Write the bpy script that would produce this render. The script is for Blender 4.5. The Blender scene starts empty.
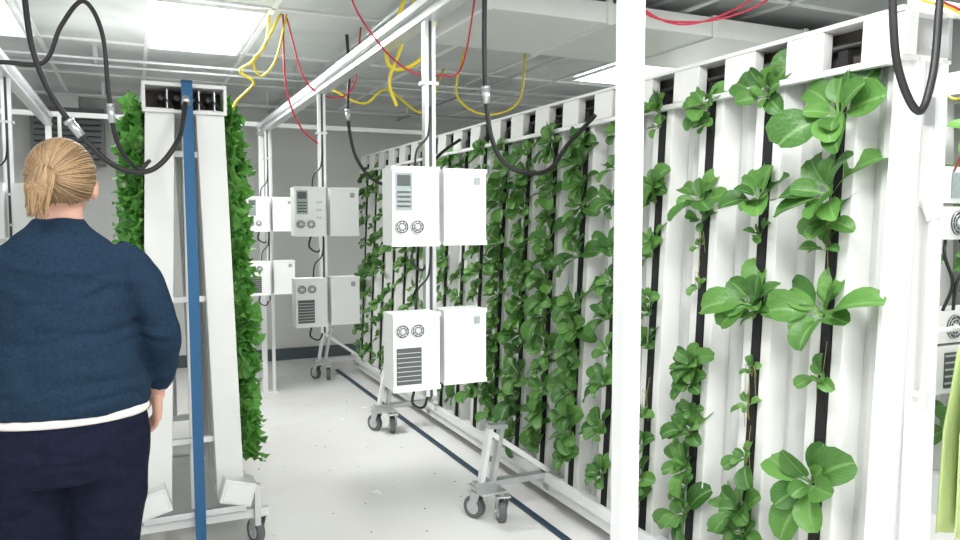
import bpy, math, random
from mathutils import Vector, Matrix, Euler
V = Vector
scene = bpy.context.scene
scene.view_settings.view_transform = 'Standard'
scene.view_settings.exposure = 0.22

# ------------------------------------------------------------------ materials
def new_mat(name):
    m = bpy.data.materials.new(name); m.use_nodes = True
    nt = m.node_tree
    return m, nt, nt.nodes['Principled BSDF']
def mat(name, col, rough=0.5, metal=0.0, var=0.06, scale=6.0, bump=0.0, bscale=40.0, emis=None, estr=0.0):
    m, nt, p = new_mat(name)
    p.inputs['Roughness'].default_value = rough
    p.inputs['Metallic'].default_value = metal
    tc = nt.nodes.new('ShaderNodeTexCoord')
    nz = nt.nodes.new('ShaderNodeTexNoise'); nz.inputs['Scale'].default_value = scale; nz.inputs['Detail'].default_value = 4
    nt.links.new(tc.outputs['Object'], nz.inputs['Vector'])
    mx = nt.nodes.new('ShaderNodeMix'); mx.data_type = 'RGBA'
    mx.inputs[6].default_value = (*[c*(1-var) for c in col], 1)
    mx.inputs[7].default_value = (*[min(1, c*(1+var)) for c in col], 1)
    nt.links.new(nz.outputs['Fac'], mx.inputs[0])
    nt.links.new(mx.outputs[2], p.inputs['Base Color'])
    if bump > 0:
        n2 = nt.nodes.new('ShaderNodeTexNoise'); n2.inputs['Scale'].default_value = bscale; n2.inputs['Detail'].default_value = 5
        nt.links.new(tc.outputs['Object'], n2.inputs['Vector'])
        b = nt.nodes.new('ShaderNodeBump'); b.inputs['Strength'].default_value = bump; b.inputs['Distance'].default_value = 0.01
        nt.links.new(n2.outputs['Fac'], b.inputs['Height']); nt.links.new(b.outputs['Normal'], p.inputs['Normal'])
    if emis:
        p.inputs['Emission Color'].default_value = (*emis, 1); p.inputs['Emission Strength'].default_value = estr
    return m

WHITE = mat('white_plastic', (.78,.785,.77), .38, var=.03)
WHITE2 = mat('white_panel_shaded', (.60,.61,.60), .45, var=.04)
PAINT = mat('white_powdercoat', (.80,.81,.81), .35, var=.03)
BLACK = mat('black_grow_media', (.012,.012,.013), .85, var=.3, bump=.5, bscale=150)
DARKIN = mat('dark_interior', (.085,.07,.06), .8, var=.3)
RUB = mat('black_rubber', (.015,.015,.016), .45)
STEEL = mat('galvanised_steel', (.62,.64,.65), .35, .75, var=.1)
ALU = mat('aluminium', (.75,.76,.78), .3, .6, var=.05)
WHEEL = mat('grey_caster_rubber', (.13,.135,.14), .5)
BLUE = mat('blue_strap', (.018,.11,.25), .6, bump=.3, bscale=200)
NAVYTRK = mat('dark_blue_track', (.02,.05,.09), .5)
YEL = mat('yellow_cable', (.75,.60,.02), .4)
RED = mat('red_cable', (.50,.02,.06), .4)
GRILL = mat('dark_grille', (.08,.09,.09), .5)
LABEL = mat('grey_label', (.30,.35,.35), .5, var=.3, scale=60)
WALL = mat('wall_paint', (.50,.51,.50), .6, var=.05, scale=2)
WALLB = mat('back_wall_paint', (.55,.56,.54), .6, var=.05, scale=2)
BASEB = mat('baseboard_vinyl', (.06,.08,.09), .5)
SHIRTW = mat('white_undershirt', (.80,.74,.70), .8)
VEST = mat('lime_vest_fabric', (.50,.62,.26), .8, bump=.2, bscale=120)

def ceiling_mat():
    m, nt, p = new_mat('ceiling_tile')
    p.inputs['Roughness'].default_value = .35
    tc = nt.nodes.new('ShaderNodeTexCoord')
    n1 = nt.nodes.new('ShaderNodeTexNoise'); n1.inputs['Scale'].default_value = 1.3; n1.inputs['Detail'].default_value = 3; n1.inputs['Distortion'].default_value = .8
    nt.links.new(tc.outputs['Object'], n1.inputs['Vector'])
    r = nt.nodes.new('ShaderNodeValToRGB')
    r.color_ramp.elements[0].position = .35; r.color_ramp.elements[0].color = (.42,.435,.435,1)
    r.color_ramp.elements[1].position = .7; r.color_ramp.elements[1].color = (.66,.68,.68,1)
    nt.links.new(n1.outputs['Fac'], r.inputs['Fac']); nt.links.new(r.outputs['Color'], p.inputs['Base Color'])
    return m
CEIL = ceiling_mat()
def floor_mat():
    m, nt, p = new_mat('white_epoxy_floor')
    tc = nt.nodes.new('ShaderNodeTexCoord')
    n1 = nt.nodes.new('ShaderNodeTexNoise'); n1.inputs['Scale'].default_value = 1.6; n1.inputs['Detail'].default_value = 5
    nt.links.new(tc.outputs['Object'], n1.inputs['Vector'])
    r = nt.nodes.new('ShaderNodeValToRGB')
    r.color_ramp.elements[0].position = .3; r.color_ramp.elements[0].color = (.84,.82,.80,1)
    r.color_ramp.elements[1].position = .6; r.color_ramp.elements[1].color = (.89,.88,.87,1)
    nt.links.new(n1.outputs['Fac'], r.inputs['Fac']); nt.links.new(r.outputs['Color'], p.inputs['Base Color'])
    n2 = nt.nodes.new('ShaderNodeTexNoise'); n2.inputs['Scale'].default_value = 5
    nt.links.new(tc.outputs['Object'], n2.inputs['Vector'])
    mr = nt.nodes.new('ShaderNodeMapRange'); mr.inputs['To Min'].default_value = .16; mr.inputs['To Max'].default_value = .32
    nt.links.new(n2.outputs['Fac'], mr.inputs['Value']); nt.links.new(mr.outputs['Result'], p.inputs['Roughness'])
    return m
FLOOR = floor_mat()

def leaf_mat(name, dark, light, rib, rough=.42, vein=.22, trans=.25):
    m, nt, p = new_mat(name)
    p.inputs['Roughness'].default_value = rough
    g = nt.nodes.new('ShaderNodeNewGeometry')
    mx = nt.nodes.new('ShaderNodeMix'); mx.data_type = 'RGBA'
    mx.inputs[6].default_value = (*dark,1); mx.inputs[7].default_value = (*light,1)
    nt.links.new(g.outputs['Random Per Island'], mx.inputs[0])
    uv = nt.nodes.new('ShaderNodeUVMap'); uv.uv_map = 'UVMap'
    sx = nt.nodes.new('ShaderNodeSeparateXYZ'); nt.links.new(uv.outputs['UV'], sx.inputs[0])
    a = nt.nodes.new('ShaderNodeMath'); a.operation='SUBTRACT'; a.inputs[1].default_value=.5; nt.links.new(sx.outputs['X'], a.inputs[0])
    b = nt.nodes.new('ShaderNodeMath'); b.operation='ABSOLUTE'; nt.links.new(a.outputs[0], b.inputs[0])
    mr = nt.nodes.new('ShaderNodeMapRange'); mr.inputs['From Min'].default_value=.01; mr.inputs['From Max'].default_value=.07
    mr.inputs['To Min'].default_value=.8; mr.inputs['To Max'].default_value=0
    nt.links.new(b.outputs[0], mr.inputs['Value'])
    pe = nt.nodes.new('ShaderNodeMapRange'); pe.inputs['From Min'].default_value=.2; pe.inputs['From Max'].default_value=.34; pe.inputs['To Min'].default_value=.9; pe.inputs['To Max'].default_value=0
    nt.links.new(sx.outputs['Y'], pe.inputs['Value'])
    w1 = nt.nodes.new('ShaderNodeMath'); w1.operation='MULTIPLY_ADD'; w1.inputs[1].default_value=-.9
    nt.links.new(b.outputs[0], w1.inputs[0]); nt.links.new(sx.outputs['Y'], w1.inputs[2])
    w2 = nt.nodes.new('ShaderNodeMath'); w2.operation='MULTIPLY'; w2.inputs[1].default_value=60; nt.links.new(w1.outputs[0], w2.inputs[0])
    w3 = nt.nodes.new('ShaderNodeMath'); w3.operation='SINE'; nt.links.new(w2.outputs[0], w3.inputs[0])
    w4 = nt.nodes.new('ShaderNodeMapRange'); w4.inputs['From Min'].default_value=.8; w4.inputs['From Max'].default_value=1; w4.inputs['To Max'].default_value=vein
    nt.links.new(w3.outputs[0], w4.inputs['Value'])
    mxx = nt.nodes.new('ShaderNodeMath'); mxx.operation='MAXIMUM'; nt.links.new(mr.outputs[0], mxx.inputs[0]); nt.links.new(w4.outputs[0], mxx.inputs[1])
    mx3 = nt.nodes.new('ShaderNodeMath'); mx3.operation='MAXIMUM'; nt.links.new(mxx.outputs[0], mx3.inputs[0]); nt.links.new(pe.outputs[0], mx3.inputs[1])
    m2 = nt.nodes.new('ShaderNodeMix'); m2.data_type='RGBA'; m2.inputs[7].default_value=(*rib,1)
    nt.links.new(mx.outputs[2], m2.inputs[6]); nt.links.new(mx3.outputs[0], m2.inputs[0])
    nt.links.new(m2.outputs[2], p.inputs['Base Color'])
    tc = nt.nodes.new('ShaderNodeTexCoord'); nb = nt.nodes.new('ShaderNodeTexNoise'); nb.inputs['Scale'].default_value=70; nb.inputs['Detail'].default_value=2
    nt.links.new(tc.outputs['Object'], nb.inputs['Vector'])
    bp = nt.nodes.new('ShaderNodeBump'); bp.inputs['Strength'].default_value=.55; bp.inputs['Distance'].default_value=.006
    nt.links.new(nb.outputs['Fac'], bp.inputs['Height']); nt.links.new(bp.outputs['Normal'], p.inputs['Normal'])
    tr = nt.nodes.new('ShaderNodeBsdfTranslucent'); nt.links.new(m2.outputs[2], tr.inputs['Color'])
    ms = nt.nodes.new('ShaderNodeMixShader'); ms.inputs[0].default_value=trans
    out = nt.nodes['Material Output']
    nt.links.new(p.outputs[0], ms.inputs[1]); nt.links.new(tr.outputs[0], ms.inputs[2]); nt.links.new(ms.outputs[0], out.inputs['Surface'])
    return m
CHOY = leaf_mat('choy_leaf', (.045,.145,.028), (.135,.32,.065), (.22,.40,.13))
LETT = leaf_mat('lettuce_leaf', (.055,.25,.03), (.18,.48,.09), (.26,.52,.15), trans=.35)

def fabric(name, a, b, scale):
    m, nt, p = new_mat(name)
    p.inputs['Roughness'].default_value=.95
    p.inputs['Specular IOR Level'].default_value=.15
    tc = nt.nodes.new('ShaderNodeTexCoord')
    n = nt.nodes.new('ShaderNodeTexNoise'); n.inputs['Scale'].default_value=scale; n.inputs['Detail'].default_value=3; n.inputs['Roughness'].default_value=.6
    nt.links.new(tc.outputs['Object'], n.inputs['Vector'])
    r = nt.nodes.new('ShaderNodeValToRGB'); r.color_ramp.elements[0].position=.3; r.color_ramp.elements[1].position=.75
    r.color_ramp.elements[0].color=(*a,1); r.color_ramp.elements[1].color=(*b,1)
    nt.links.new(n.outputs['Fac'], r.inputs['Fac']); nt.links.new(r.outputs['Color'], p.inputs['Base Color'])
    n2 = nt.nodes.new('ShaderNodeTexNoise'); n2.inputs['Scale'].default_value=7; n2.inputs['Detail'].default_value=1; n2.inputs['Distortion'].default_value=1.0
    mp2 = nt.nodes.new('ShaderNodeMapping'); mp2.inputs['Scale'].default_value=(.6,.6,1.5); mp2.inputs['Rotation'].default_value=(0,.5,0)
    nt.links.new(tc.outputs['Object'], mp2.inputs['Vector']); nt.links.new(mp2.outputs[0], n2.inputs['Vector'])
    bp = nt.nodes.new('ShaderNodeBump'); bp.inputs['Strength'].default_value=.8; bp.inputs['Distance'].default_value=.04
    nt.links.new(n2.outputs['Fac'], bp.inputs['Height']); nt.links.new(bp.outputs['Normal'], p.inputs['Normal'])
    return m
SWEAT = fabric('heather_navy_knit', (.008,.020,.040), (.015,.034,.062), 130)
PANTS = fabric('navy_trousers', (.005,.007,.018), (.009,.012,.028), 60)
SKIN = mat('skin', (.60,.34,.25), .5, var=.06, scale=20)
HAIR = mat('blonde_hair', (.34,.22,.115), .45, var=.3, scale=25)
HAIR2 = mat('dark_blonde_hair', (.19,.115,.055), .5, var=.3, scale=25)
SHOE = mat('shoe_canvas', (.03,.03,.04), .7)
EYEW = mat('eye_white', (.8,.8,.78), .3); LIP = mat('lips', (.5,.2,.18), .5)

# ------------------------------------------------------------------ mesh builder
class MB:
    def __init__(s): s.v=[]; s.f=[]; s.m=[]; s.sm=[]; s.mats=[]; s.uv=None
    def mi(s,m):
        if m not in s.mats: s.mats.append(m)
        return s.mats.index(m)
    def add(s, vs, fs, m, smooth=False):
        o=len(s.v); s.v += [tuple(v) for v in vs]; k=s.mi(m)
        for f in fs: s.f.append(tuple(o+i for i in f)); s.m.append(k); s.sm.append(smooth)
    def box(s, c, d, m, rot=None):
        x,y,z=[e/2 for e in d]
        pts=[V((a,b,cc)) for a in(-x,x) for b in(-y,y) for cc in(-z,z)]
        if rot: 
            M=Euler(rot).to_matrix(); pts=[M@p for p in pts]
        pts=[p+V(c) for p in pts]
        s.add(pts,[(0,1,3,2),(4,6,7,5),(0,4,5,1),(2,3,7,6),(0,2,6,4),(1,5,7,3)],m)
    def bb(s,x0,x1,y0,y1,z0,z1,m): s.box(((x0+x1)/2,(y0+y1)/2,(z0+z1)/2),(x1-x0,y1-y0,z1-z0),m)
    def ext(s, prof, a, b, m, smooth=False):
        n=len(prof); a=V(a); b=V(b)
        pts=[a+V((p[0],p[1],0)) for p in prof]+[b+V((p[0],p[1],0)) for p in prof]
        fs=[(i,(i+1)%n,n+(i+1)%n,n+i) for i in range(n)]+[tuple(range(n-1,-1,-1)),tuple(range(n,2*n))]
        s.add(pts,fs,m,smooth)
    def tube(s, pts, rs, m, n=12, cap=True, ell=None):
        pts=[V(p) for p in pts]
        if not hasattr(rs,'__len__'): rs=[rs]*len(pts)
        ref=None; vs=[]
        for i,p in enumerate(pts):
            t=(pts[min(i+1,len(pts)-1)]-pts[max(i-1,0)]).normalized()
            if ref is None:
                ref=V((0,0,1)) if abs(t.z)<.9 else V((0,1,0))
            u=(ref-t*ref.dot(t)).normalized(); w=t.cross(u); ref=u
            for k in range(n):
                a=2*math.pi*k/n
                vs.append(p+(u*math.cos(a)+w*math.sin(a)*(ell or 1))*rs[i])
        fs=[]
        for i in range(len(pts)-1):
            for k in range(n):
                fs.append((i*n+k,i*n+(k+1)%n,(i+1)*n+(k+1)%n,(i+1)*n+k))
        if cap:
            fs.append(tuple(range(n-1,-1,-1))); L=(len(pts)-1)*n; fs.append(tuple(L+k for k in range(n)))
        s.add(vs,fs,m,True)
    def cyl(s,a,b,r,m,n=20): s.tube([a,b],r,m,n)
    def rings(s, R_, m, n=28, sup=2.0):
        vs=[];fs=[]
        for (z,hx,hy,cx,cy) in R_:
            for k in range(n):
                a=2*math.pi*k/n; c=math.cos(a); d=math.sin(a)
                c=math.copysign(abs(c)**(2/sup),c); d=math.copysign(abs(d)**(2/sup),d)
                vs.append((cx+hx*c,cy+hy*d,z))
        for i in range(len(R_)-1):
            for k in range(n): fs.append((i*n+k,i*n+(k+1)%n,(i+1)*n+(k+1)%n,(i+1)*n+k))
        fs.append(tuple(range(n-1,-1,-1))); L=(len(R_)-1)*n; fs.append(tuple(L+k for k in range(n)))
        s.add(vs,fs,m,True)
    def ball(s,c,r,m,nu=20,nv=12):
        c=V(c); r=r if hasattr(r,'__len__') else (r,r,r); vs=[];fs=[]
        for j in range(1,nv):
            th=math.pi*j/nv
            for i in range(nu):
                ph=2*math.pi*i/nu
                vs.append(c+V((r[0]*math.sin(th)*math.cos(ph),r[1]*math.sin(th)*math.sin(ph),r[2]*math.cos(th))))
        for j in range(nv-2):
            for i in range(nu): fs.append((j*nu+i,(j+1)*nu+i,(j+1)*nu+(i+1)%nu,j*nu+(i+1)%nu))
        t=len(vs); vs+= [c+V((0,0,r[2])),c-V((0,0,r[2]))]
        for i in range(nu):
            fs.append((t,i,(i+1)%nu)); fs.append((t+1,(nv-2)*nu+(i+1)%nu,(nv-2)*nu+i))
        s.add(vs,fs,m,True)
    def build(s,name,parent=None,bevel=0):
        me=bpy.data.meshes.new(name); me.from_pydata(s.v,[],s.f)
        for m in s.mats: me.materials.append(m)
        me.polygons.foreach_set('material_index',s.m); me.polygons.foreach_set('use_smooth',s.sm)
        if s.uv:
            l=me.uv_layers.new(name='UVMap')
            for poly in me.polygons:
                for li in poly.loop_indices: l.data[li].uv=s.uv[me.loops[li].vertex_index]
        me.update()
        o=bpy.data.objects.new(name,me); scene.collection.objects.link(o)
        if parent: o.parent=parent
        if bevel:
            b=o.modifiers.new('bevel','BEVEL'); b.width=bevel; b.segments=2; b.limit_method='ANGLE'; b.angle_limit=math.radians(40)
        return o
def empty(name):
    o=bpy.data.objects.new(name,None); scene.collection.objects.link(o); o.empty_display_size=.2; return o

def catmull(P,k=8):
    P=[V(p) for p in P]; P=[P[0]*2-P[1]]+P+[P[-1]*2-P[-2]]; out=[]
    for i in range(1,len(P)-2):
        for j in range(k):
            t=j/k; a,b,c,d=P[i-1:i+3]
            out.append(.5*((2*b)+(c-a)*t+(2*a-5*b+4*c-d)*t*t+(3*b-a-3*c+d)*t**3))
    out.append(P[-2]); return out

# ------------------------------------------------------------------ room
X0,X1,Y0,Y1,H=-2.3,4.2,-2.0,7.75,2.55
m=MB(); m.bb(X0,X1,Y0,Y1,-.1,0,FLOOR); m.build('floor')
m=MB(); m.bb(X0,X1,Y0,Y1,H,H+.1,CEIL); m.build('ceiling')
m=MB(); m.bb(X0,X1,Y1,Y1+.1,0,H,WALLB); m.build('wall_back')
m=MB(); m.bb(X0-.1,X0,Y0,Y1,0,H,WALL); m.build('wall_left')
m=MB(); m.bb(X1,X1+.1,Y0,Y1,0,H,WALL); m.build('wall_right')
m=MB(); m.bb(X0,X1,Y0-.1,Y0,0,H,WALL); m.build('wall_front')
m=MB(); m.bb(X0,X1,Y1-.015,Y1,0,.12,BASEB); m.build('baseboard_back')
m=MB(); m.bb(X0,X0+.015,Y0,Y1-.015,0,.12,BASEB); m.build('baseboard_left')
m=MB(); m.bb(X1-.015,X1,Y0,Y1-.015,0,.12,BASEB); m.build('baseboard_right')
m=MB()
gx=[.13-.03+.6*k for k in range(-4,7)]
for x in gx: m.bb(x-.012,x+.012,Y0,Y1,H-.012,H,PAINT)
y=4.12-.6*10
while y<Y1:
    m.bb(X0,X1,y-.012,y+.012,H-.012,H,PAINT); y+=1.2
m.build('trim_1')

LENS=mat('troffer_lens',(.9,.9,.9),.5,emis=(.97,1,1),estr=4.5)
def troffer(x,y,power,w=.52,l=1.12):
    e=empty('ceiling_light_panel')
    m=MB()
    m.bb(x-w/2-.02,x+w/2+.02,y-l/2-.02,y-l/2,H-.03,H-.012,PAINT); m.bb(x-w/2-.02,x+w/2+.02,y+l/2,y+l/2+.02,H-.03,H-.012,PAINT)
    m.bb(x-w/2-.02,x-w/2,y-l/2,y+l/2,H-.03,H-.012,PAINT); m.bb(x+w/2,x+w/2+.02,y-l/2,y+l/2,H-.03,H-.012,PAINT)
    m.build('frame',e)
    m=MB(); m.bb(x-w/2,x+w/2,y-l/2,y+l/2,H-.024,H-.014,LENS); m.build('lens',e)
    L=bpy.data.lights.new('tube_light','AREA'); L.shape='RECTANGLE'; L.size=w; L.size_y=l; L.energy=power; L.color=(1,1,.985)
    o=bpy.data.objects.new('tube_light',L); scene.collection.objects.link(o); o.location=(x,y,H-.05); o.parent=e
for (x,y,p) in [(.38,4.72,46),(.98,1.1,32),(-.82,1.1,22),(-.82,4.72,14),(.38,-1.1,34),(2.78,1.7,30),(1.5,-.9,27),(3.42,4.55,24)]:  # first panel is visible, second inferred; the rest are added to brighten the room
    troffer(x,y,p)

# ceiling duct
m=MB(); m.bb(1.45,4.15,3.1,3.85,2.38,2.48,WHITE)
for x in (1.45,2.1,2.75,3.4): m.bb(x,x+.03,3.09,3.86,2.37,2.49,PAINT)
for x in (1.6,3.9): m.cyl((x,3.5,2.48),(x,3.5,H),.01,STEEL,8)
m.build('ceiling_duct',bevel=.01)
# conduit runs under the ceiling
m=MB()
for y,z in((5.5,2.47),(5.62,2.45),(6.9,2.44)): m.cyl((X0,y,z),(X1,y,z),.011,STEEL,12)
for x in(-1.4,1.25,2.6): m.cyl((x,2.2,2.50),(x,Y1,2.50),.012,STEEL,12)
for x in(-1.8,-.2,1.1,2.4,3.8):
    for y,z in((5.5,2.47),(5.62,2.45),(6.9,2.44)): m.bb(x-.012,x+.012,y-.004,y+.004,z,H,STEEL)
m.build('ceiling_conduit')

# ------------------------------------------------------------------ caster
def caster(m,x,y,zt=.15,r=.055,ang=0.0):
    c,s=math.cos(ang),math.sin(ang)
    ax=V((c,s,0)); fw=V((-s,c,0))
    ctr=V((x,y,r))+fw*.02
    m.cyl(ctr-ax*.016,ctr+ax*.016,r,WHEEL,24)
    m.cyl(ctr-ax*.018,ctr+ax*.018,r*.62,STEEL,20)
    m.cyl(ctr-ax*.03,ctr+ax*.03,.008,STEEL,10)
    for sg in(-1,1):
        p=ctr+ax*.024*sg
        q=V((x,y,zt-.02))+ax*.024*sg
        m.add([p-fw*.012-V((0,0,.014)),p+fw*.012-V((0,0,.014)),q+fw*.03,q-fw*.03,
               p-fw*.012-V((0,0,.014))+ax*.003,p+fw*.012-V((0,0,.014))+ax*.003,q+fw*.03+ax*.003,q-fw*.03+ax*.003],
              [(0,1,2,3),(7,6,5,4),(0,4,5,1),(1,5,6,2),(2,6,7,3),(3,7,4,0)],STEEL)
    m.box((x,y,zt-.016),(.07,.07,.008),STEEL,(0,0,ang))
    m.cyl((x,y,zt-.014),(x,y,zt),.014,STEEL,12)

# ------------------------------------------------------------------ leaves
class LB(MB):
    def __init__(s): super().__init__(); s.uv=[]
    def leaf(s,base,d,up,p0,p1,L,W,kind,rng,m,nv=8,nu=4):
        d=V(d).normalized(); up=V(up).normalized(); side=d.cross(up).normalized()
        p=V(base); vs=[]; tw=rng.uniform(-.7,.7); ph=rng.uniform(0,6.28); bend=rng.uniform(-.35,.35)
        for i in range(nv+1):
            t=i/nv; pt=p0+(p1-p0)*t**1.3
            dv=d*math.cos(pt)+up*math.sin(pt); n=up*math.cos(pt)-d*math.sin(pt)
            dv=(dv+side*bend*t).normalized()
            if kind=='choy':
                if t<.3: w=.10
                else:
                    q=(t-.3)/.7; w=.10+.90*math.sin(math.pi*min(1,q*.9+.04))**.6
                    if i==nv: w=.32
                cup=.20; ruf=.10
            else:
                w=.25+.75*math.sin(math.pi*min(1,.08+t*.72))**.8; cup=.10; ruf=.34
            for k in range(nu+1):
                sx=-1+2*k/nu
                off=n*(W*.5*w*cup*2*sx*sx + ruf*W*.5*abs(sx)**1.5*math.sin(ph+t*(7 if kind=='choy' else 19)+(0 if sx<0 else 1.7)))
                vs.append(p+(side*math.cos(tw*t)+n*math.sin(tw*t))*(sx*W*.5*w)+off)
                s.uv.append((k/nu,t))
            p=p+dv*(L/nv)
        fs=[]
        for i in range(nv):
            for k in range(nu):
                a=i*(nu+1)+k; fs.append((a,a+1,a+nu+2,a+nu+1))
        s.add(vs,fs,m,True)
    def rosette(s,base,axis,size,rng,nl=9,kind='choy',m=CHOY,fl=0.0):
        axis=V(axis).normalized()
        u=axis.cross(V((0,1,0))).normalized(); w=axis.cross(u)
        ph=rng.uniform(0,6.28)
        for k in range(nl):
            a=ph+k*2.4+rng.uniform(-.4,.4)
            d=u*math.cos(a)+w*math.sin(a)
            f=k/nl
            L=size*(1.0-.5*f)*rng.uniform(.8,1.2)
            s.leaf(V(base)+d*.004,d,axis,.75-fl+.6*f+rng.uniform(-.3,.3),-.75+fl*.3+1.2*f+rng.uniform(-.4,.4),L,L*rng.uniform(.50,.68),kind,rng,m)

# ------------------------------------------------------------------ long rack (right)
rack=empty('vertical_growing_rack')
YA,YB=1.45,6.85
XT,ZT,XB,ZB=1.95,2.02,1.865,.13
XK=2.13
def fx(z): return XB+(XT-XB)*(z-ZB)/(ZT-ZB)
tow=[1.62+.28*i for i in range(19)]
FZ=1.885
m=MB(); mb=MB()
for y in tow:
    prof=[(0,-.060),(0,-.020),(.02,-.018),(.02,.018),(0,.020),(0,.060),(.09,.078),(.09,-.078)]
    m.ext(prof,(XB,y,ZB),(fx(FZ),y,FZ),WHITE)
    mb.ext([(-.004,-.0175),(-.004,.0175),(.019,.0175),(.019,-.0175)],(XB,y,ZB+.01),(fx(FZ+.05),y,FZ+.05),BLACK)
m.build('tower_channels',rack,bevel=.004); mb.build('tower_media',rack)
m=MB()
for i in range(len(tow)+1):
    yc=tow[0]-.14+.28*i
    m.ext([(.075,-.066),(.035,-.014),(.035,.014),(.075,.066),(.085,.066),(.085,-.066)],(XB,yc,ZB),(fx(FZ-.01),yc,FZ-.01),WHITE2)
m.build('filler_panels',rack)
m=MB()
for i in range(len(tow)+1):
    yc=tow[0]-.14+.28*i
    m.ext([(-.012,-.072),(-.012,.072),(.03,.072),(.03,-.072)],(fx(FZ),yc,FZ),(fx(2.005),yc,2.005),WHITE)
m.ext([(-.015,YA),(-.015,YB),(.18,YB),(.18,YA)],(XT,0,2.005),(XT,0,2.02),WHITE)
m.ext([(-.03,YA),(-.03,YB),(.0,YB),(.0,YA)],(fx(FZ),0,FZ-.022),(fx(FZ),0,FZ-.002),PAINT)
m.build('top_beam',rack,bevel=.003)
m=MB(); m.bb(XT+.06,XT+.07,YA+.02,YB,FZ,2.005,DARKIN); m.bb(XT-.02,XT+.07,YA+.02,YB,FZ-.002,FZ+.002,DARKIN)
m.cyl((XT+.035,YA,1.955),(XT+.035,YB,1.955),.011,RUB)
m.build('irrigation_line',rack)
m=MB()
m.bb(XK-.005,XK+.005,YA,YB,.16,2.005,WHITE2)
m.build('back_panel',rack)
m=MB()
m.add([(XB,YA,.10),(XK,YA,.10),(XK,YA,FZ),(fx(FZ),YA,FZ),(XB,YA-.012,.10),(XK,YA-.012,.10),(XK,YA-.012,FZ),(fx(FZ),YA-.012,FZ)],
      [(0,1,2,3),(7,6,5,4),(0,4,5,1),(1,5,6,2),(2,6,7,3),(3,7,4,0)],WHITE)
m.bb(1.995,2.008,YA-.03,YA-.012,.10,FZ,PAINT); m.bb(XK-.03,XK,YA-.03,YA-.012,.10,FZ,PAINT)
m.bb(1.93,XK+.01,YA-.03,YA,FZ-.01,FZ+.005,PAINT); m.bb(1.93,XK+.01,YA-.03,YA,2.005,2.02,PAINT); m.bb(XK-.005,XK+.01,YA-.03,YA,FZ,2.005,STEEL)
m.bb(1.945,XK-.01,YA+.005,YA+.015,FZ,2.005,STEEL)
m.tube(catmull([(2.06,YA-.01,1.475),(2.06,YA-.04,1.475),(2.06,YA-.05,1.455),(2.06,YA-.05,1.35),(2.06,YA-.05,1.0),(2.06,YA-.04,.93),(2.06,YA-.01,.92)],5),.012,WHITE,14)
m.tube([(2.06,YA-.03,1.48),(2.06,YA-.052,1.43)],.019,WHITE,14)
m.bb(2.03,2.09,YA-.022,YA-.012,1.70,1.78,STEEL)
m.build('end_panel',rack,bevel=.003)
m=MB()
m.bb(XB-.03,XB+.05,YA,YB,.07,.15,PAINT); m.bb(XK-.06,XK,YA,YB,.07,.15,PAINT)
m.bb(XB-.05,XB-.03,YA,YB,.13,.18,PAINT)
for y in(1.6,3.2,4.85,6.69):
    m.bb(XB-.03,XK,y-.03,y+.03,.08,.12,STEEL)
    m.bb(1.44,1.86,y-.025,y+.025,.15,.18,STEEL)
    m.bb(1.43,1.56,y-.12,y+.05,.148,.160,STEEL)
    m.box((1.50,y,.30),(.022,.045,.30),PAINT,(0,.18,0)); m.box((1.56,y,.30),(.022,.045,.30),STEEL,(0,.18,0))
    m.box((1.56,y,.44),(.10,.05,.02),STEEL,(0,.1,0))
    m.box((1.68,y,.30),(.025,.035,.40),PAINT,(0,-.95,0))
    caster(m,1.46,y+.0,.15,.055,.5); caster(m,1.54,y-.10,.15,.055,-.2); caster(m,XK-.03,y,.10,.04,0)
m.build('base_frame',rack,bevel=.002)
m=MB(); m.bb(1.70,1.73,1.0,7.0,0,.012,NAVYTRK); m.build('floor_track')

g=LB(); rng=random.Random(31)
explicit={0:[(1.74,.20),(1.51,.20),(1.43,.11),(1.34,.10),(1.14,.19),(.95,.08),(.62,.19)],
 1:[(1.84,.14),(1.50,.16),(1.38,.06),(1.14,.16),(1.10,.08),(.93,.05),(.80,.06),(.62,.09),(.43,.15),(.36,.13)],
 2:[(1.84,.12),(1.78,.07),(1.50,.13),(1.43,.08),(1.33,.05),(1.18,.05),(.89,.11),(.82,.11),(.72,.07),(.64,.12),(.50,.12),(.42,.08),(.32,.14)],
 3:[(1.86,.11),(1.80,.07),(1.56,.11),(1.50,.11),(1.34,.09),(1.28,.10),(1.10,.10),(1.05,.08),(.92,.11),(.62,.08),(.50,.10),(.38,.12),(.25,.12)],
 4:[(1.8,.1),(1.65,.1),(1.5,.12),(1.3,.12),(1.15,.1),(1.0,.12),(.85,.1),(.7,.12),(.5,.12),(.3,.12)]}
def put(y,z,s):
    b=V((fx(z)-.004,y+rng.uniform(-.008,.008),z))
    ax=V((-1,rng.uniform(-.3,.2),rng.uniform(.4,.9)))
    nl=10 if s>.1 else 6
    g.rosette(b+V((-.01,0,0)),ax,s,rng,nl,fl=.2 if s>.12 else 0)
for i,y in enumerate(tow):
    if i in explicit:
        for z,s in explicit[i]: put(y,z,s)
    else:
        step=.10 if i<9 else .15
        z=1.84-rng.uniform(0,.08)
        while z>.22:
            if rng.random()>(.03 if i<8 else .15): put(y,z,rng.uniform(.10,.15) if i<9 else rng.uniform(.08,.13))
            z-=step*rng.uniform(.8,1.2)
for i,y in enumerate(tow):
    z=1.8-rng.uniform(0,.2)
    while z>.25:
        if i>0 or z<.8 or z>1.55: g.rosette((XK+.008,y,z),(1,rng.uniform(-.2,.2),.6),rng.uniform(.09,.13),rng,7)
        z-=rng.uniform(.16,.26)
g.build('leafy_greens')
m=MB()
STEM=mat('dry_stem',(.30,.28,.10),.8)
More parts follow.
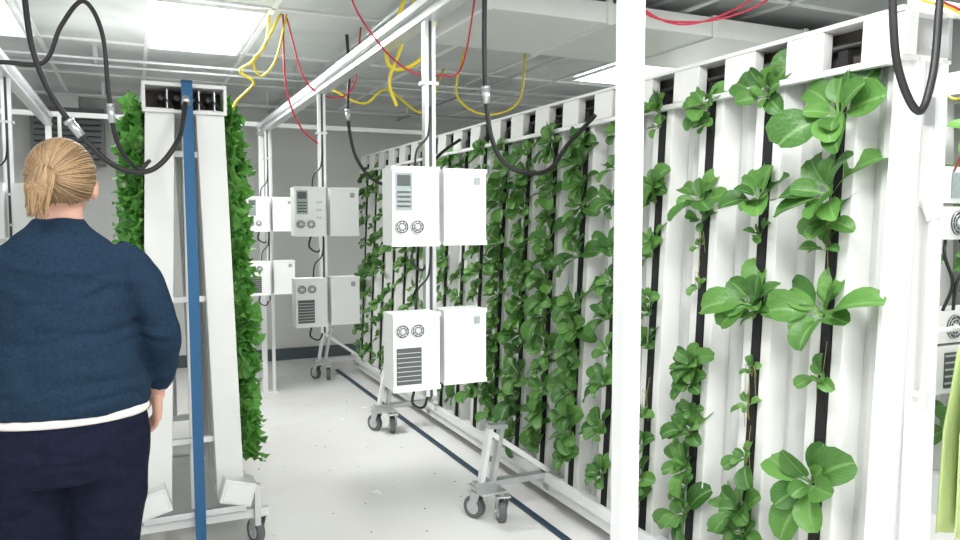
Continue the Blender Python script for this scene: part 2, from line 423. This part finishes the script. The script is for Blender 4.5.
for i,zz in [(0,.95),(1,.75),(1,.9),(2,1.2),(2,1.35),(1,.62),(3,.7),(0,1.36)]:
    for k in range(4):
        y=tow[i]; a=rng.uniform(-.02,.02)
        m.tube(catmull([(fx(zz)-.01,y,zz),(fx(zz)-.02,y+a,zz+.04),(fx(zz)-.015,y+a*1.3,zz+rng.uniform(-.1,.12))],4),.001,STEM,5)
m.build('dry_plant_stems',rack)

# ------------------------------------------------------------------ left mobile cart
cart=empty('mobile_growing_cart')
cx=.20; ya,yb=3.30,5.10
m=MB()
ctow=[ya+.06+.21*i for i in range(9)]
for sg in(-1,1):
    for j,y in enumerate(ctow):
        p=[(-.055,-.06),(-.055,.06),(.055,.06),(.055,-.06)]
        m.ext(p,(cx+sg*.145,y,.24),(cx+sg*.095,y,1.88),WHITE)
        m.ext([(sg*.0555-.002,-.015),(sg*.0555-.002,.015),(sg*.0555+.003,.015),(sg*.0555+.003,-.015)],(cx+sg*.145,y,.24),(cx+sg*.095,y,1.87),BLACK)
m.build('tower_channels',cart,bevel=.004)
m=MB()
m.bb(cx-.16,cx+.16,ya-.02,yb,1.86,1.873,WHITE); m.bb(cx-.16,cx+.16,ya-.02,yb,1.965,1.98,WHITE)
m.bb(cx-.16,cx-.147,ya-.02,yb,1.873,1.965,WHITE); m.bb(cx+.147,cx+.16,ya-.02,yb,1.873,1.965,WHITE)
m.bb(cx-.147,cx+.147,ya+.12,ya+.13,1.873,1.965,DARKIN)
for x in(-.09,-.03,.03,.09):
    m.cyl((cx+x,ya-.01,1.92),(cx+x,ya+.12,1.92),.012,RUB,14)
    m.tube(catmull([(cx+x,ya-.01,1.93),(cx+x+.03,ya-.02,1.90),(cx+x+.05,ya,1.88)],4),.004,RUB,6)
    m.bb(cx+x+.02,cx+x+.026,ya-.01,ya+.1,1.875,1.955,STEEL)
m.build('top_trough',cart,bevel=.002)
m=MB()
for z in (1.70,1.1,.5):
    m.bb(cx-.09,cx+.09,ya+.03,ya+.05,z-.012,z+.012,PAINT)
m.bb(cx-.012,cx+.012,ya+.05,ya+.07,.2,1.86,PAINT)
m.bb(cx-.012,cx+.012,yb-.07,yb-.05,.2,1.86,PAINT)
for x in(cx-.24,cx+.24): m.bb(x-.018,x+.018,ya-.02,yb+.02,.145,.18,PAINT)
for y in(ya+.0,(ya+yb)/2,yb): m.bb(cx-.30,cx+.30,y-.02,y+.02,.15,.185,PAINT)
m.bb(cx-.2,cx+.2,ya-.06,ya-.03,.20,.225,STEEL)
m.bb(cx-.26,cx-.235,ya-.05,ya-.02,.12,.30,STEEL); m.bb(cx+.235,cx+.26,ya-.05,ya-.02,.12,.30,STEEL)
for x in(cx-.27,cx+.26):
    for y in(ya+.05,yb-.05): caster(m,x,y,.15,.055,.35)
m.build('base_frame',cart,bevel=.002)
m=MB()
for sg in(-1,1):
    m.box((cx+sg*.165,ya-.02,.285),(.13,.12,.10),WHITE,(0,sg*.28,0))
    m.box((cx+sg*.165,ya-.083,.285),(.11,.006,.08),PAINT,(0,sg*.28,0))
    m.bb(cx+sg*.165-.05,cx+sg*.165+.05,ya+.05,yb,.23,.31,WHITE)
m.build('drain_gutters',cart,bevel=.004)
g=LB(); rng=random.Random(5)
for sg in(-1,1):
    for j,y in enumerate(ctow):
        z=.42
        while z<1.84:
            x=cx+sg*(.145-.05*(z-.24)/1.64+.058)
            n=12 if j<3 else 6
            for k in range(n):
                a=rng.uniform(0,6.28)
                ax=V((sg,rng.uniform(-.3,.1),.5)).normalized()
                u=ax.cross(V((0,1,0))).normalized(); w=ax.cross(u); d=u*math.cos(a)+w*math.sin(a)
                L=rng.uniform(.06,.125)
                g.leaf((x,y+rng.uniform(-.02,.02),z+rng.uniform(-.03,.03)),d,ax,rng.uniform(.6,1.4),rng.uniform(-.6,.8),L,L*rng.uniform(.7,1.0),'lettuce',rng,LETT,nv=9,nu=6)
            z+=.088
g.build('lettuce_foliage')
m=MB(); P=[(.205,3.245,1.985),(.205,3.235,1.9),(.21,3.22,1.2),(.212,3.215,.6),(.215,3.21,.02)]
vs=[];
for p in P: vs+=[(p[0]-.021,p[1],p[2]),(p[0]+.021,p[1]+.004,p[2]),(p[0]+.021,p[1]+.007,p[2]),(p[0]-.021,p[1]+.003,p[2])]
fs=[]
for i in range(len(P)-1):
    for k in range(4): fs.append((4*i+k,4*i+(k+1)%4,4*i+4+(k+1)%4,4*i+4+k))
fs+=[(3,2,1,0),(16,17,18,19)]
m.add(vs,fs,BLUE); m.bb(.184,.226,3.235,3.42,1.982,1.986,BLUE); m.build('blue_strap')

# ------------------------------------------------------------------ grow light frames
def lframe(X,ynear,yfar):
    e=empty('grow_light_frame'); m=MB()
    m.bb(X-.028,X+.028,ynear,yfar,2.17,2.20,ALU); m.bb(X-.028,X+.028,ynear,yfar,2.12,2.135,ALU)
    m.bb(X-.006,X+.006,ynear,yfar,2.13,2.18,ALU)
    m.bb(X-.02,X+.02,yfar-.04,yfar,.012,2.2,PAINT); m.bb(X+.06,X+.085,yfar-.04,yfar-.01,.012,2.2,PAINT)
    m.bb(X-.05,X+.1,yfar-.08,yfar+.03,0,.012,PAINT)
    m.build('rail',e,bevel=.002)
    return e
fr=lframe(.95,1.30,6.35)
m=MB(); m.bb(.940,.985,1.31,1.355,0,H-.012,PAINT); m.build('near_post',fr,bevel=.004)
fl=lframe(-.55,3.6,6.35)
m=MB(); m.bb(X0,2.4,6.35,6.385,2.19,2.225,PAINT); m.bb(-.57,-.53,3.6,3.64,0,2.2,PAINT); m.build('ceiling_crossbar')

def fan(m,x,y,z,r):
    m.cyl((x,y,z),(x,y-.004,z),r,GRILL,20)
    for q in(.95,.65,.35):
        P=[(x+r*q*math.cos(a*math.pi/8),y-.006,z+r*q*math.sin(a*math.pi/8)) for a in range(17)]
        m.tube(P,.0014,ALU,5,cap=False)
    for a in range(4):
        c,s=math.cos(a*math.pi/4),math.sin(a*math.pi/4)
        m.tube([(x-r*c,y-.005,z-r*s),(x+r*c,y-.005,z+r*s)],.0009,ALU,5)
    m.cyl((x,y-.004,z),(x,y-.009,z),r*.25,PAINT,12)
def driver(m,x0,x1,y0,z0,z1,face,dep=.11):
    m.bb(x0,x1,y0,y0+dep,z0,z1,PAINT)
    m.bb(x0-.003,x1+.003,y0-.003,y0+.004,z1-.012,z1+.003,PAINT)
    m.bb(x0-.003,x1+.003,y0-.003,y0+.004,z0-.003,z0+.012,PAINT)
    w=x1-x0; h=z1-z0
    if face=='top':
        m.bb(x0+.010,x0+w*.42,y0-.002,y0,z0+h*.45,z1-.018,LABEL)
        m.bb(x0+.016,x0+w*.38,y0-.003,y0-.002,z0+h*.76,z1-.026,GRILL)
        for k in range(4): m.bb(x0+.016,x0+w*.38,y0-.003,y0-.002,z0+h*(.49+.06*k),z0+h*(.515+.06*k),GRILL)
        for k in range(3): m.bb(x0+w*.70,x0+w*.88,y0-.002,y0,z0+h*(.35+.16*k),z0+h*(.40+.16*k),WHITE2)
        fan(m,x0+w*.19,y0,z0+h*.24,w*.145); fan(m,x0+w*.52,y0,z0+h*.24,w*.145)
    elif face=='bot':
        fan(m,x0+w*.19,y0,z0+h*.78,w*.145); fan(m,x0+w*.52,y0,z0+h*.78,w*.145)
        m.bb(x0+.010,x0+w*.60,y0-.002,y0,z0+h*.08,z0+h*.56,GRILL)
        for k in range(7): m.bb(x0+.012,x0+w*.58,y0-.004,y0-.002,z0+h*(.13+.06*k),z0+h*(.138+.06*k),STEEL)
    else:
        m.bb(x0+w*.7,x0+w*.85,y0-.002,y0,z0+h*.8,z0+h*.9,LABEL)
def fixture(X,Y,sc=1.0,post=True):
    e=empty('hanging_grow_light'); m=MB()
    m.bb(X-.020,X-.006,Y,Y+.03,.80,2.12,ALU); m.bb(X+.006,X+.020,Y,Y+.03,.80,2.12,ALU)
    m.bb(X-.006,X+.006,Y+.005,Y+.025,.80,2.12,GRILL)
    for z in(.86,1.07,1.40,1.55,1.9): m.bb(X-.03,X+.03,Y-.004,Y+.035,z,z+.012,STEEL)
    m.build('light_bar',e)
    for zc,f in((1.475,'top'),(.985,'bot')):
        m=MB(); h=.130*sc; w=.165*sc
        driver(m,X-.012-w,X-.012,Y-.11,zc-h,zc+h,f); driver(m,X+.022,X+.022+w*.97,Y-.07,zc-h,zc+h,'plain')
        m.build('driver_box_'+f,e,bevel=.003)
        m=MB()
        m.tube(catmull([(X-.08,Y-.05,zc-h),(X-.09,Y-.05,zc-h-.06),(X-.03,Y+.0,zc-h-.09),(X,Y+.02,zc-h-.03)],6),.005,RUB,8)
        m.tube(catmull([(X-.06,Y,zc+h),(X-.05,Y,zc+h+.07),(X-.01,Y,zc+h+.12),(X,Y,zc+h+.22)],6),.004,RUB,8)
        m.build('power_lead_'+f,e)
    return e
fixture(.95,2.48); fixture(.95,4.14); fixture(.95,6.0)
fixture(-.55,4.3)

# second rack beyond, right side
r2=empty('vertical_growing_rack')
m=MB(); mbk=MB()
for i in range(12):
    y=1.0+.28*i
    m.ext([(0,-.072),(0,.072),(.09,.072),(.09,-.072)],(3.55,y,.2),(3.45,y,2.0),WHITE)
    mbk.ext([(-.005,-.017),(-.005,.017),(0,.017),(0,-.017)],(3.55,y,.2),(3.45,y,2.0),BLACK)
m.bb(3.40,3.62,.8,4.3,2.0,2.1,WHITE); m.bb(3.5,3.7,.8,4.3,.0,.2,PAINT)
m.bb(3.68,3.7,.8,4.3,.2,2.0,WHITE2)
m.build('tower_channels',r2); mbk.build('tower_media',r2)
g=LB(); rng=random.Random(3)
for i in range(12):
    z=.3
    while z<1.9:
        g.rosette((3.53-.1*(z-.2)/1.8,1.0+.28*i,z),(-1,-.1,.5),rng.uniform(.11,.17),rng,8); z+=.19
g.build('leafy_greens')
e=empty('power_supply_stack'); m=MB()
m.bb(2.72,2.76,1.86,1.90,.3,2.2,PAINT)
for z0,z1 in((1.49,1.62),(1.36,1.478),(.985,1.10),(.80,.975)):
    m.bb(2.60,2.92,1.74,1.86,z0,z1,PAINT)
for z in(1.42,1.043): fan(m,2.70,1.74,z,.045); fan(m,2.82,1.74,z,.045)
m.bb(2.65,2.88,1.735,1.74,1.51,1.60,LABEL); m.bb(2.65,2.88,1.735,1.74,.82,.95,GRILL)
for k in range(5): m.bb(2.65,2.88,1.732,1.736,.835+.025*k,.842+.025*k,STEEL)
m.bb(2.6,2.9,1.86,1.9,2.2,2.24,PAINT)
m.tube(catmull([(2.66,1.76,1.36),(2.63,1.74,1.3),(2.68,1.74,1.2),(2.66,1.76,1.10)],6),.006,RUB,8)
m.tube(catmull([(2.74,1.76,1.36),(2.76,1.74,1.28),(2.70,1.74,1.2),(2.72,1.76,1.10)],6),.006,RUB,8)
m.cyl((2.74,1.88,2.24),(2.74,1.88,H-.012),.01,STEEL,8)
m.build('driver_stack',e,bevel=.002)

# vest guessed for an unclear lime shape, on a peg bar
e=empty('safety_vest')
x0,x1,yv=2.19,2.60,1.38
out=[(x0+.02,.48),(x0+.0,.80),(x0+.03,.93),(x0+.05,1.04),(x0+.10,1.09),(x0+.15,1.09),(x0+.205,.90),(x0+.26,1.09),(x0+.31,1.09),(x0+.36,1.04),(x0+.38,.93),(x0+.41,.80),(x0+.39,.48)]
def topz(x):
    for (a,b) in zip(out[1:-1],out[2:]):
        if a[0]<=x<=b[0] and b[0]>a[0]: return a[1]+(b[1]-a[1])*(x-a[0])/(b[0]-a[0])
    return .8
N=24; vs=[]; fs=[]
for side in(0,1):
    for i in range(N+1):
        x=x0+.41*i/N; zt=topz(x) if side==0 else max(topz(x),1.06 if .10<=x-x0<=.31 else topz(x))
        for j in range(9):
            z=.48+(zt-.48)*j/8
            vs.append((x,yv+side*.05+.012*math.sin(i*1.3+side)*(1-j/8),z))
for side in(0,1):
    o_=side*(N+1)*9
    for i in range(N):
        for j in range(8):
            a=o_+i*9+j; fs.append((a,a+9,a+10,a+1))
m=MB(); m.add(vs,fs,VEST,True)
o=m.build('vest_cloth',e); s_=o.modifiers.new('solid','SOLIDIFY'); s_.thickness=.003
m=MB(); m.cyl((2.13,yv+.07,1.10),(2.62,yv+.07,1.10),.008,STEEL,10); m.tube(catmull([(2.3,yv+.02,1.08),(2.395,yv+.02,1.12),(2.49,yv+.02,1.08)],5),.004,STEEL,8)
m.tube(catmull([(2.395,yv+.02,1.12),(2.395,yv+.05,1.14),(2.395,yv+.085,1.11)],5),.003,STEEL,8)
m.build('hanger_bar',e)

# wall unit heater
m=MB(); m.bb(-.80,-.22,Y1-.16,Y1,1.92,2.42,mat('heater_case',(.16,.17,.17),.5))
for k in range(9): m.box((-.51,Y1-.17,1.97+.05*k),(.52,.03,.006),GRILL,(.5,0,0))
m.bb(-.6,-.42,Y1-.1,Y1,2.42,H,STEEL)
m.build('unit_heater',bevel=.004)

# ------------------------------------------------------------------ hoses & cables
def cable(name,P,r,mt,fit=None):
    m=MB(); pts=catmull(P,10); m.tube(pts,r,mt,10)
    if fit:
        for a in fit:
            i=int(a*(len(pts)-2)); p,q=pts[i],pts[i+1]; d=(q-p).normalized()
            m.cyl(p-d*.03,p+d*.03,r*1.5,STEEL,12); m.cyl(p-d*.038,p-d*.026,r*1.9,STEEL,6)
    return m.build(name)
cable('irrigation_hose',[(-.33,3.0,H-.01),(-.315,3,2.17),(-.29,3,1.975),(-.216,3,1.804),(-.072,3,1.633),(.057,3,1.61),(.155,3.05,1.724),(.194,3.2,1.88),(.20,3.27,1.93)],.010,RUB,[.42,.95])
cable('irrigation_hose',[(-.70,3.0,2.02),(-.5,3.0,1.95),(-.39,3.0,1.96),(-.268,3,1.97),(-.21,3,2.10),(-.14,3,2.19),(-.085,3,2.09),(-.07,3,1.88),(-.048,3.02,1.71),(.015,3.1,1.62),(.06,3.22,1.66)],.008,RUB,[.75])
cable('irrigation_hose',[(1.27,2.7,H-.01),(1.26,2.7,2.2),(1.265,2.7,1.96),(1.29,2.7,1.76),(1.36,2.7,1.65),(1.48,2.7,1.62),(1.60,2.76,1.65),(1.74,2.86,1.76),(1.90,2.89,1.90)],.010,RUB,[.28])
cable('irrigation_hose',[(1.74,1.32,H-.01),(1.74,1.32,2.2),(1.75,1.32,2.0),(1.78,1.32,1.82),(1.85,1.31,1.71),(1.90,1.31,1.80),(1.93,1.32,1.96),(1.95,1.33,2.2),(1.96,1.34,H-.01)],.010,RUB)
cable('irrigation_hose',[(1.19,4.5,H-.01),(1.2,4.5,2.3),(1.19,4.5,2.06),(1.24,4.5,1.81),(1.38,4.5,1.66),(1.6,4.5,1.68),(1.8,4.5,1.86),(1.93,4.5,1.95)],.010,RUB,[.3])
cable('power_cable',[(.75,4.2,H-.01),(.62,4.2,2.30),(.53,4.2,2.22),(.60,4.2,2.16),(.50,4.2,2.04),(.49,4.2,1.9),(.50,4.2,1.7)],.007,YEL)
cable('power_cable',[(.70,4.25,H-.01),(.66,4.2,2.36),(.60,4.2,2.28),(.64,4.2,2.20),(.72,4.2,2.3),(.78,4.2,H-.01)],.006,YEL)
cable('power_cable',[(.76,4.2,H-.01),(.77,4.2,2.16),(.84,4.2,1.95),(.93,4.16,1.85)],.005,RED)
cable('power_cable',[(.78,4.22,H-.01),(.88,4.22,2.2),(1.05,4.25,2.12),(1.18,4.3,2.22),(1.22,4.3,H-.01)],.005,RED)
cable('power_cable',[(1.08,3,H-.01),(1.04,3,2.35),(.96,3,2.12),(1.0,3,2.05),(1.12,3,2.12),(1.2,3,2.35),(1.25,3,H-.01)],.008,YEL)
cable('power_cable',[(1.13,3,H-.01),(1.08,3,2.33),(1.02,3,2.14),(.97,3,2.0),(1.0,3,1.9)],.007,YEL)
cable('power_cable',[(.78,3.0,H-.01),(.80,2.95,2.3),(.90,2.9,2.12),(1.02,2.9,2.03),(1.15,2.9,2.02),(1.30,3,2.1),(1.4,3.05,H-.01)],.004,RED)
cable('power_cable',[(1.15,4.9,2.3),(1.4,4.9,2.2),(1.6,5,2.32),(1.9,5.1,2.2),(2.1,5.2,H-.01)],.008,YEL)
cable('power_cable',[(2.0,4.6,H-.01),(1.95,4.6,2.25),(2.1,4.5,2.12),(2.3,4.4,2.2),(2.35,4.4,H-.01)],.007,YEL)
cable('power_cable',[(1.5,2.3,H-.01),(1.75,2.4,2.25),(1.95,2.3,2.18),(2.1,2.1,2.22),(2.1,1.9,2.35),(2.12,1.8,H-.01)],.004,RED)
cable('power_cable',[(1.6,2.6,H-.01),(1.8,2.5,2.30),(2.0,2.4,2.2),(2.2,2.2,2.3),(2.3,2.1,H-.01)],.004,RED)
cable('power_cable',[(2.0,1.42,2.04),(2.12,1.38,2.0),(2.2,1.38,1.88),(2.3,1.5,1.8),(2.5,1.7,1.9),(2.7,1.85,2.1)],.004,YEL)
cable('power_cable',[(2.05,1.40,2.04),(2.16,1.36,1.98),(2.25,1.37,1.85),(2.4,1.5,1.75),(2.6,1.7,1.6)],.004,RED)
cable('power_cable',[(2.25,3.4,H-.07),(2.25,3.05,2.3),(2.2,3.0,2.15),(2.15,3.0,2.03)],.008,RUB)

m=MB(); rng=random.Random(2); DEB=mat('dry_leaf_debris',(.30,.19,.14),.9,var=.4)
for k in range(45):
    x=rng.uniform(.5,1.6); y=3.0+3.6*rng.random()**1.2; s=rng.uniform(.002,.006); a=rng.uniform(0,6.28)
    m.box((x,y,.0012),(s*2,s,.0022),DEB,(0,0,a))
m.build('leaf_debris')

# ------------------------------------------------------------------ woman
wm=empty('woman')
def remesh(o,vs,sm=6,disp=0,scale=.2):
    r=o.modifiers.new('r','REMESH'); r.mode='VOXEL'; r.voxel_size=vs; r.use_smooth_shade=True
    s=o.modifiers.new('s','SMOOTH'); s.iterations=sm; s.factor=.5
    if disp:
        t=bpy.data.textures.new('folds','CLOUDS'); t.noise_scale=scale; t.noise_depth=1
        d=o.modifiers.new('d','DISPLACE'); d.texture=t; d.strength=disp; d.mid_level=.5; d.texture_coords='LOCAL'
m=MB()
m.rings([(.918,.214,.156,0,0),(.935,.218,.160,0,0),(.98,.214,.156,0,0),(1.06,.200,.146,0,0),(1.14,.188,.136,0,0),(1.22,.184,.130,0,0),(1.29,.182,.120,0,-.005),(1.34,.160,.100,0,-.012),(1.375,.122,.084,0,-.014),(1.41,.080,.070,0,-.010),(1.435,.062,.060,0,-.004)],SWEAT)
arms={1:[(.12,-.012,1.325),(.165,-.015,1.296),(.206,-.02,1.24),(.232,-.025,1.16),(.248,-.02,1.10),(.250,.03,1.03),(.240,.075,.965),(.235,.085,.945)],
     -1:[(-.12,-.012,1.325),(-.165,-.015,1.296),(-.206,-.02,1.24),(-.232,-.01,1.16),(-.248,.01,1.10),(-.242,.07,1.03),(-.23,.13,.965),(-.225,.14,.955)]}
rad=[.060,.064,.058,.053,.051,.046,.039,.037]
for sg in(1,-1): m.tube(catmull(arms[sg],5),[rad[min(7,i//5)]+(rad[min(7,i//5+1)]-rad[min(7,i//5)])*(i%5)/5 for i in range(36)],SWEAT,16)
o=m.build('sweater',wm); remesh(o,.0075,4,.013,.08)
m=MB(); m.rings([(.898,.206,.148,0,0),(.906,.211,.153,0,0),(.925,.208,.150,0,0),(.95,.200,.14,0,0)],SHIRTW,n=48); o=m.build('undershirt_hem',wm)
m=MB()
m.rings([(.74,.190,.14,0,-.005),(.82,.210,.152,0,-.008),(.88,.206,.148,0,-.004),(.93,.195,.138,0,0)],PANTS)
for sg in(1,-1):
    m.tube(catmull([(sg*.095,-.005,.84),(sg*.094,-.005,.70),(sg*.090,.0,.50),(sg*.098,-.01,.30),(sg*.105,-.015,.09)],4),
           [.118,.116,.113,.110,.108,.104,.098,.092,.086,.080,.076,.074,.072,.070,.068,.066,.066],PANTS,16)
o=m.build('trousers',wm); remesh(o,.010,5,.014,.10)
m=MB()
for sg in(1,-1):
    x=sg*.108
    m.rings([(.0,.046,.13,x,.04),(.025,.048,.132,x,.04),(.05,.044,.115,x,.03),(.08,.040,.07,x,-.01),(.11,.038,.05,x,-.02)],SHOE)
m.build('shoes',wm)
hd=empty('head_group'); hd.parent=wm; hd.location=(.008,.01,1.455); hd.rotation_euler=(.05,.04,-.12); hd.scale=(1.04,1.04,1)
m=MB()
m.ball((0,0,.085),(.074,.092,.098),SKIN,28,18); m.ball((0,.03,.035),(.055,.06,.062),SKIN)
m.ball((0,.068,.002),(.022,.018,.02),SKIN)
m.tube([(0,-.012,-.07),(0,-.008,.0),(0,0,.05)],[.056,.050,.048],SKIN,18)
m.tube([(0,.085,.085),(0,.108,.05),(0,.095,.045)],[.008,.013,.010],SKIN,10)
m.ball((0,.076,.10),(.045,.018,.012),SKIN)
for sg in(1,-1): m.ball((sg*.077,-.002,.062),(.010,.018,.031),SKIN,12,10); m.ball((sg*.05,.055,.05),(.02,.02,.02),SKIN)
o=m.build('head',hd); remesh(o,.005,4)
m=MB()
for sg in(1,-1): m.ball((sg*.031,.083,.08),(.012,.008,.008),EYEW,12,8); m.ball((sg*.031,.090,.08),(.005,.003,.005),RUB,10,6)
m.ball((0,.090,.020),(.024,.007,.0065),LIP,14,8)
for sg in(1,-1): m.tube([(sg*.016,.092,.098),(sg*.032,.092,.103),(sg*.048,.082,.098)],.003,HAIR2,6)
m.build('face_details',hd)
hc=V((0,-.006,.090)); hr=V((.081,.098,.102)); knot=V((-.014,-.104,.088))
m=MB()
nu,nv=36,22; vs=[];fs=[]
for j in range(nv+1):
    th=math.pi*j/nv
    for i in range(nu):
        ph=2*math.pi*i/nu; d=V((math.sin(th)*math.cos(ph),math.sin(th)*math.sin(ph),math.cos(th)))
        vs.append(hc+V((hr.x*d.x,hr.y*d.y,hr.z*d.z)))
def hairy(p):
    q=p-hc
    if q.y>0: return q.z>-.01+ .75*q.y
    return q.z>-.088+ (0.35*(q.y+.098))
for j in range(nv):
    for i in range(nu):
        f=(j*nu+i,(j+1)*nu+i,(j+1)*nu+(i+1)%nu,j*nu+(i+1)%nu)
        if all(hairy(vs[k]) for k in f): fs.append(f)
m.add(vs,fs,HAIR2,True); o=m.build('hair_cap',hd)
m=MB(); rng=random.Random(9)
for k in range(700):
    while True:
        d=V((rng.gauss(0,1),rng.gauss(0,1),rng.gauss(0,1))).normalized(); p=hc+V((hr.x*d.x,hr.y*d.y,hr.z*d.z))
        if hairy(p): break
    kd=(knot-hc); kd=V((kd.x/hr.x,kd.y/hr.y,kd.z/hr.z)).normalized()
    P=[]
    off=rng.uniform(1.0,1.035)
    for q in range(9):
        dd=d.slerp(kd,q/8) if d.dot(kd)>-.98 else d
        P.append(hc+V((hr.x*dd.x,hr.y*dd.y,hr.z*dd.z))*off)
    m.tube(P,[.0010]+[.0016]*7+[.0014],HAIR if rng.random()<.6 else HAIR2,5)
for k in range(220):
    a=rng.uniform(0,6.28); r=.026*math.sqrt(rng.random()); ox=math.cos(a)*r; oz=math.sin(a)*r
    L=rng.uniform(.06,.105)
    P=[knot+V((ox*.5,.01,oz*.5)),knot+V((ox*.9-.002,-.024,oz*.9+.010)),knot+V((ox*1.15-.008,-.038,oz*.6-.018)),knot+V((ox*1.0-.014,-.034,-L*.6+oz*.3)),knot+V((ox*.7-.016+rng.uniform(-.012,.012),-.024,-L))]
    m.tube(catmull(P,4),[.0022]*12+[.0020,.0018,.0016,.0012,.0008],HAIR if rng.random()<.65 else HAIR2,5)
m.build('hair',hd)
def hand(sg,w,name):
    m=MB(); w=V(w)
    dn=V((-.02*sg,.35,-.93)).normalized(); fw=V((0,.93,.35)).normalized(); inn=V((-sg,0,0))
    m.tube([w+V((0,-.01,.05)),w,w+dn*.02],[.024,.022,.023],SKIN,12)
    for q in(-.022,-.008,.008,.022):
        m.tube([w+dn*.01+fw*q*.6,w+dn*.045+fw*q,w+dn*.085+fw*q*1.25],[.014,.015,.0125],SKIN,12)
    for k,(o,L) in enumerate([(.029,.070),(.010,.080),(-.010,.074),(-.028,.058)]):
        b=w+dn*.082+fw*o
        P=[b-dn*.02,b,b+(dn*.95+inn*.2)*L*.42,b+(dn*.95+inn*.2)*L*.42+(dn*.75+inn*.6)*L*.33,b+(dn*.95+inn*.2)*L*.42+(dn*.75+inn*.6)*L*.33+(dn*.4+inn*.85)*L*.25]
        m.tube(P,[.0092,.0088,.0080,.0074,.006],SKIN,10); m.ball(P[-1],.006,SKIN,8,6)
    b=w+dn*.03+fw*.022
    P=[b,b+(fw*.7+dn*.6+inn*.2)*.03,b+(fw*.55+dn*.75+inn*.3)*.055,b+(fw*.4+dn*.85+inn*.35)*.075]
    m.tube(P,[.013,.011,.0095,.007],SKIN,10); m.ball(P[-1],.007,SKIN,8,6)
    o=m.build(name,wm); remesh(o,.0028,2)
hand(1,(.235,.09,.925),'right_hand'); hand(-1,(-.225,.145,.935),'left_hand')
wm.location=(-.185,2.31,0); wm.rotation_euler=(0,0,.02)

# ------------------------------------------------------------------ world & camera
w=bpy.data.worlds.new('world'); scene.world=w; w.use_nodes=True
w.node_tree.nodes['Background'].inputs[0].default_value=(.8,.85,.9,1); w.node_tree.nodes['Background'].inputs[1].default_value=.3
c=bpy.data.cameras.new('camera'); co=bpy.data.objects.new('camera',c); scene.collection.objects.link(co)
co.location=(0,0,1.43); c.sensor_width=36; c.lens=36*750/960; c.clip_start=.05
co.rotation_euler=Euler((math.radians(90-3.81),0,math.radians(-24.7)),'XYZ')
scene.camera=co
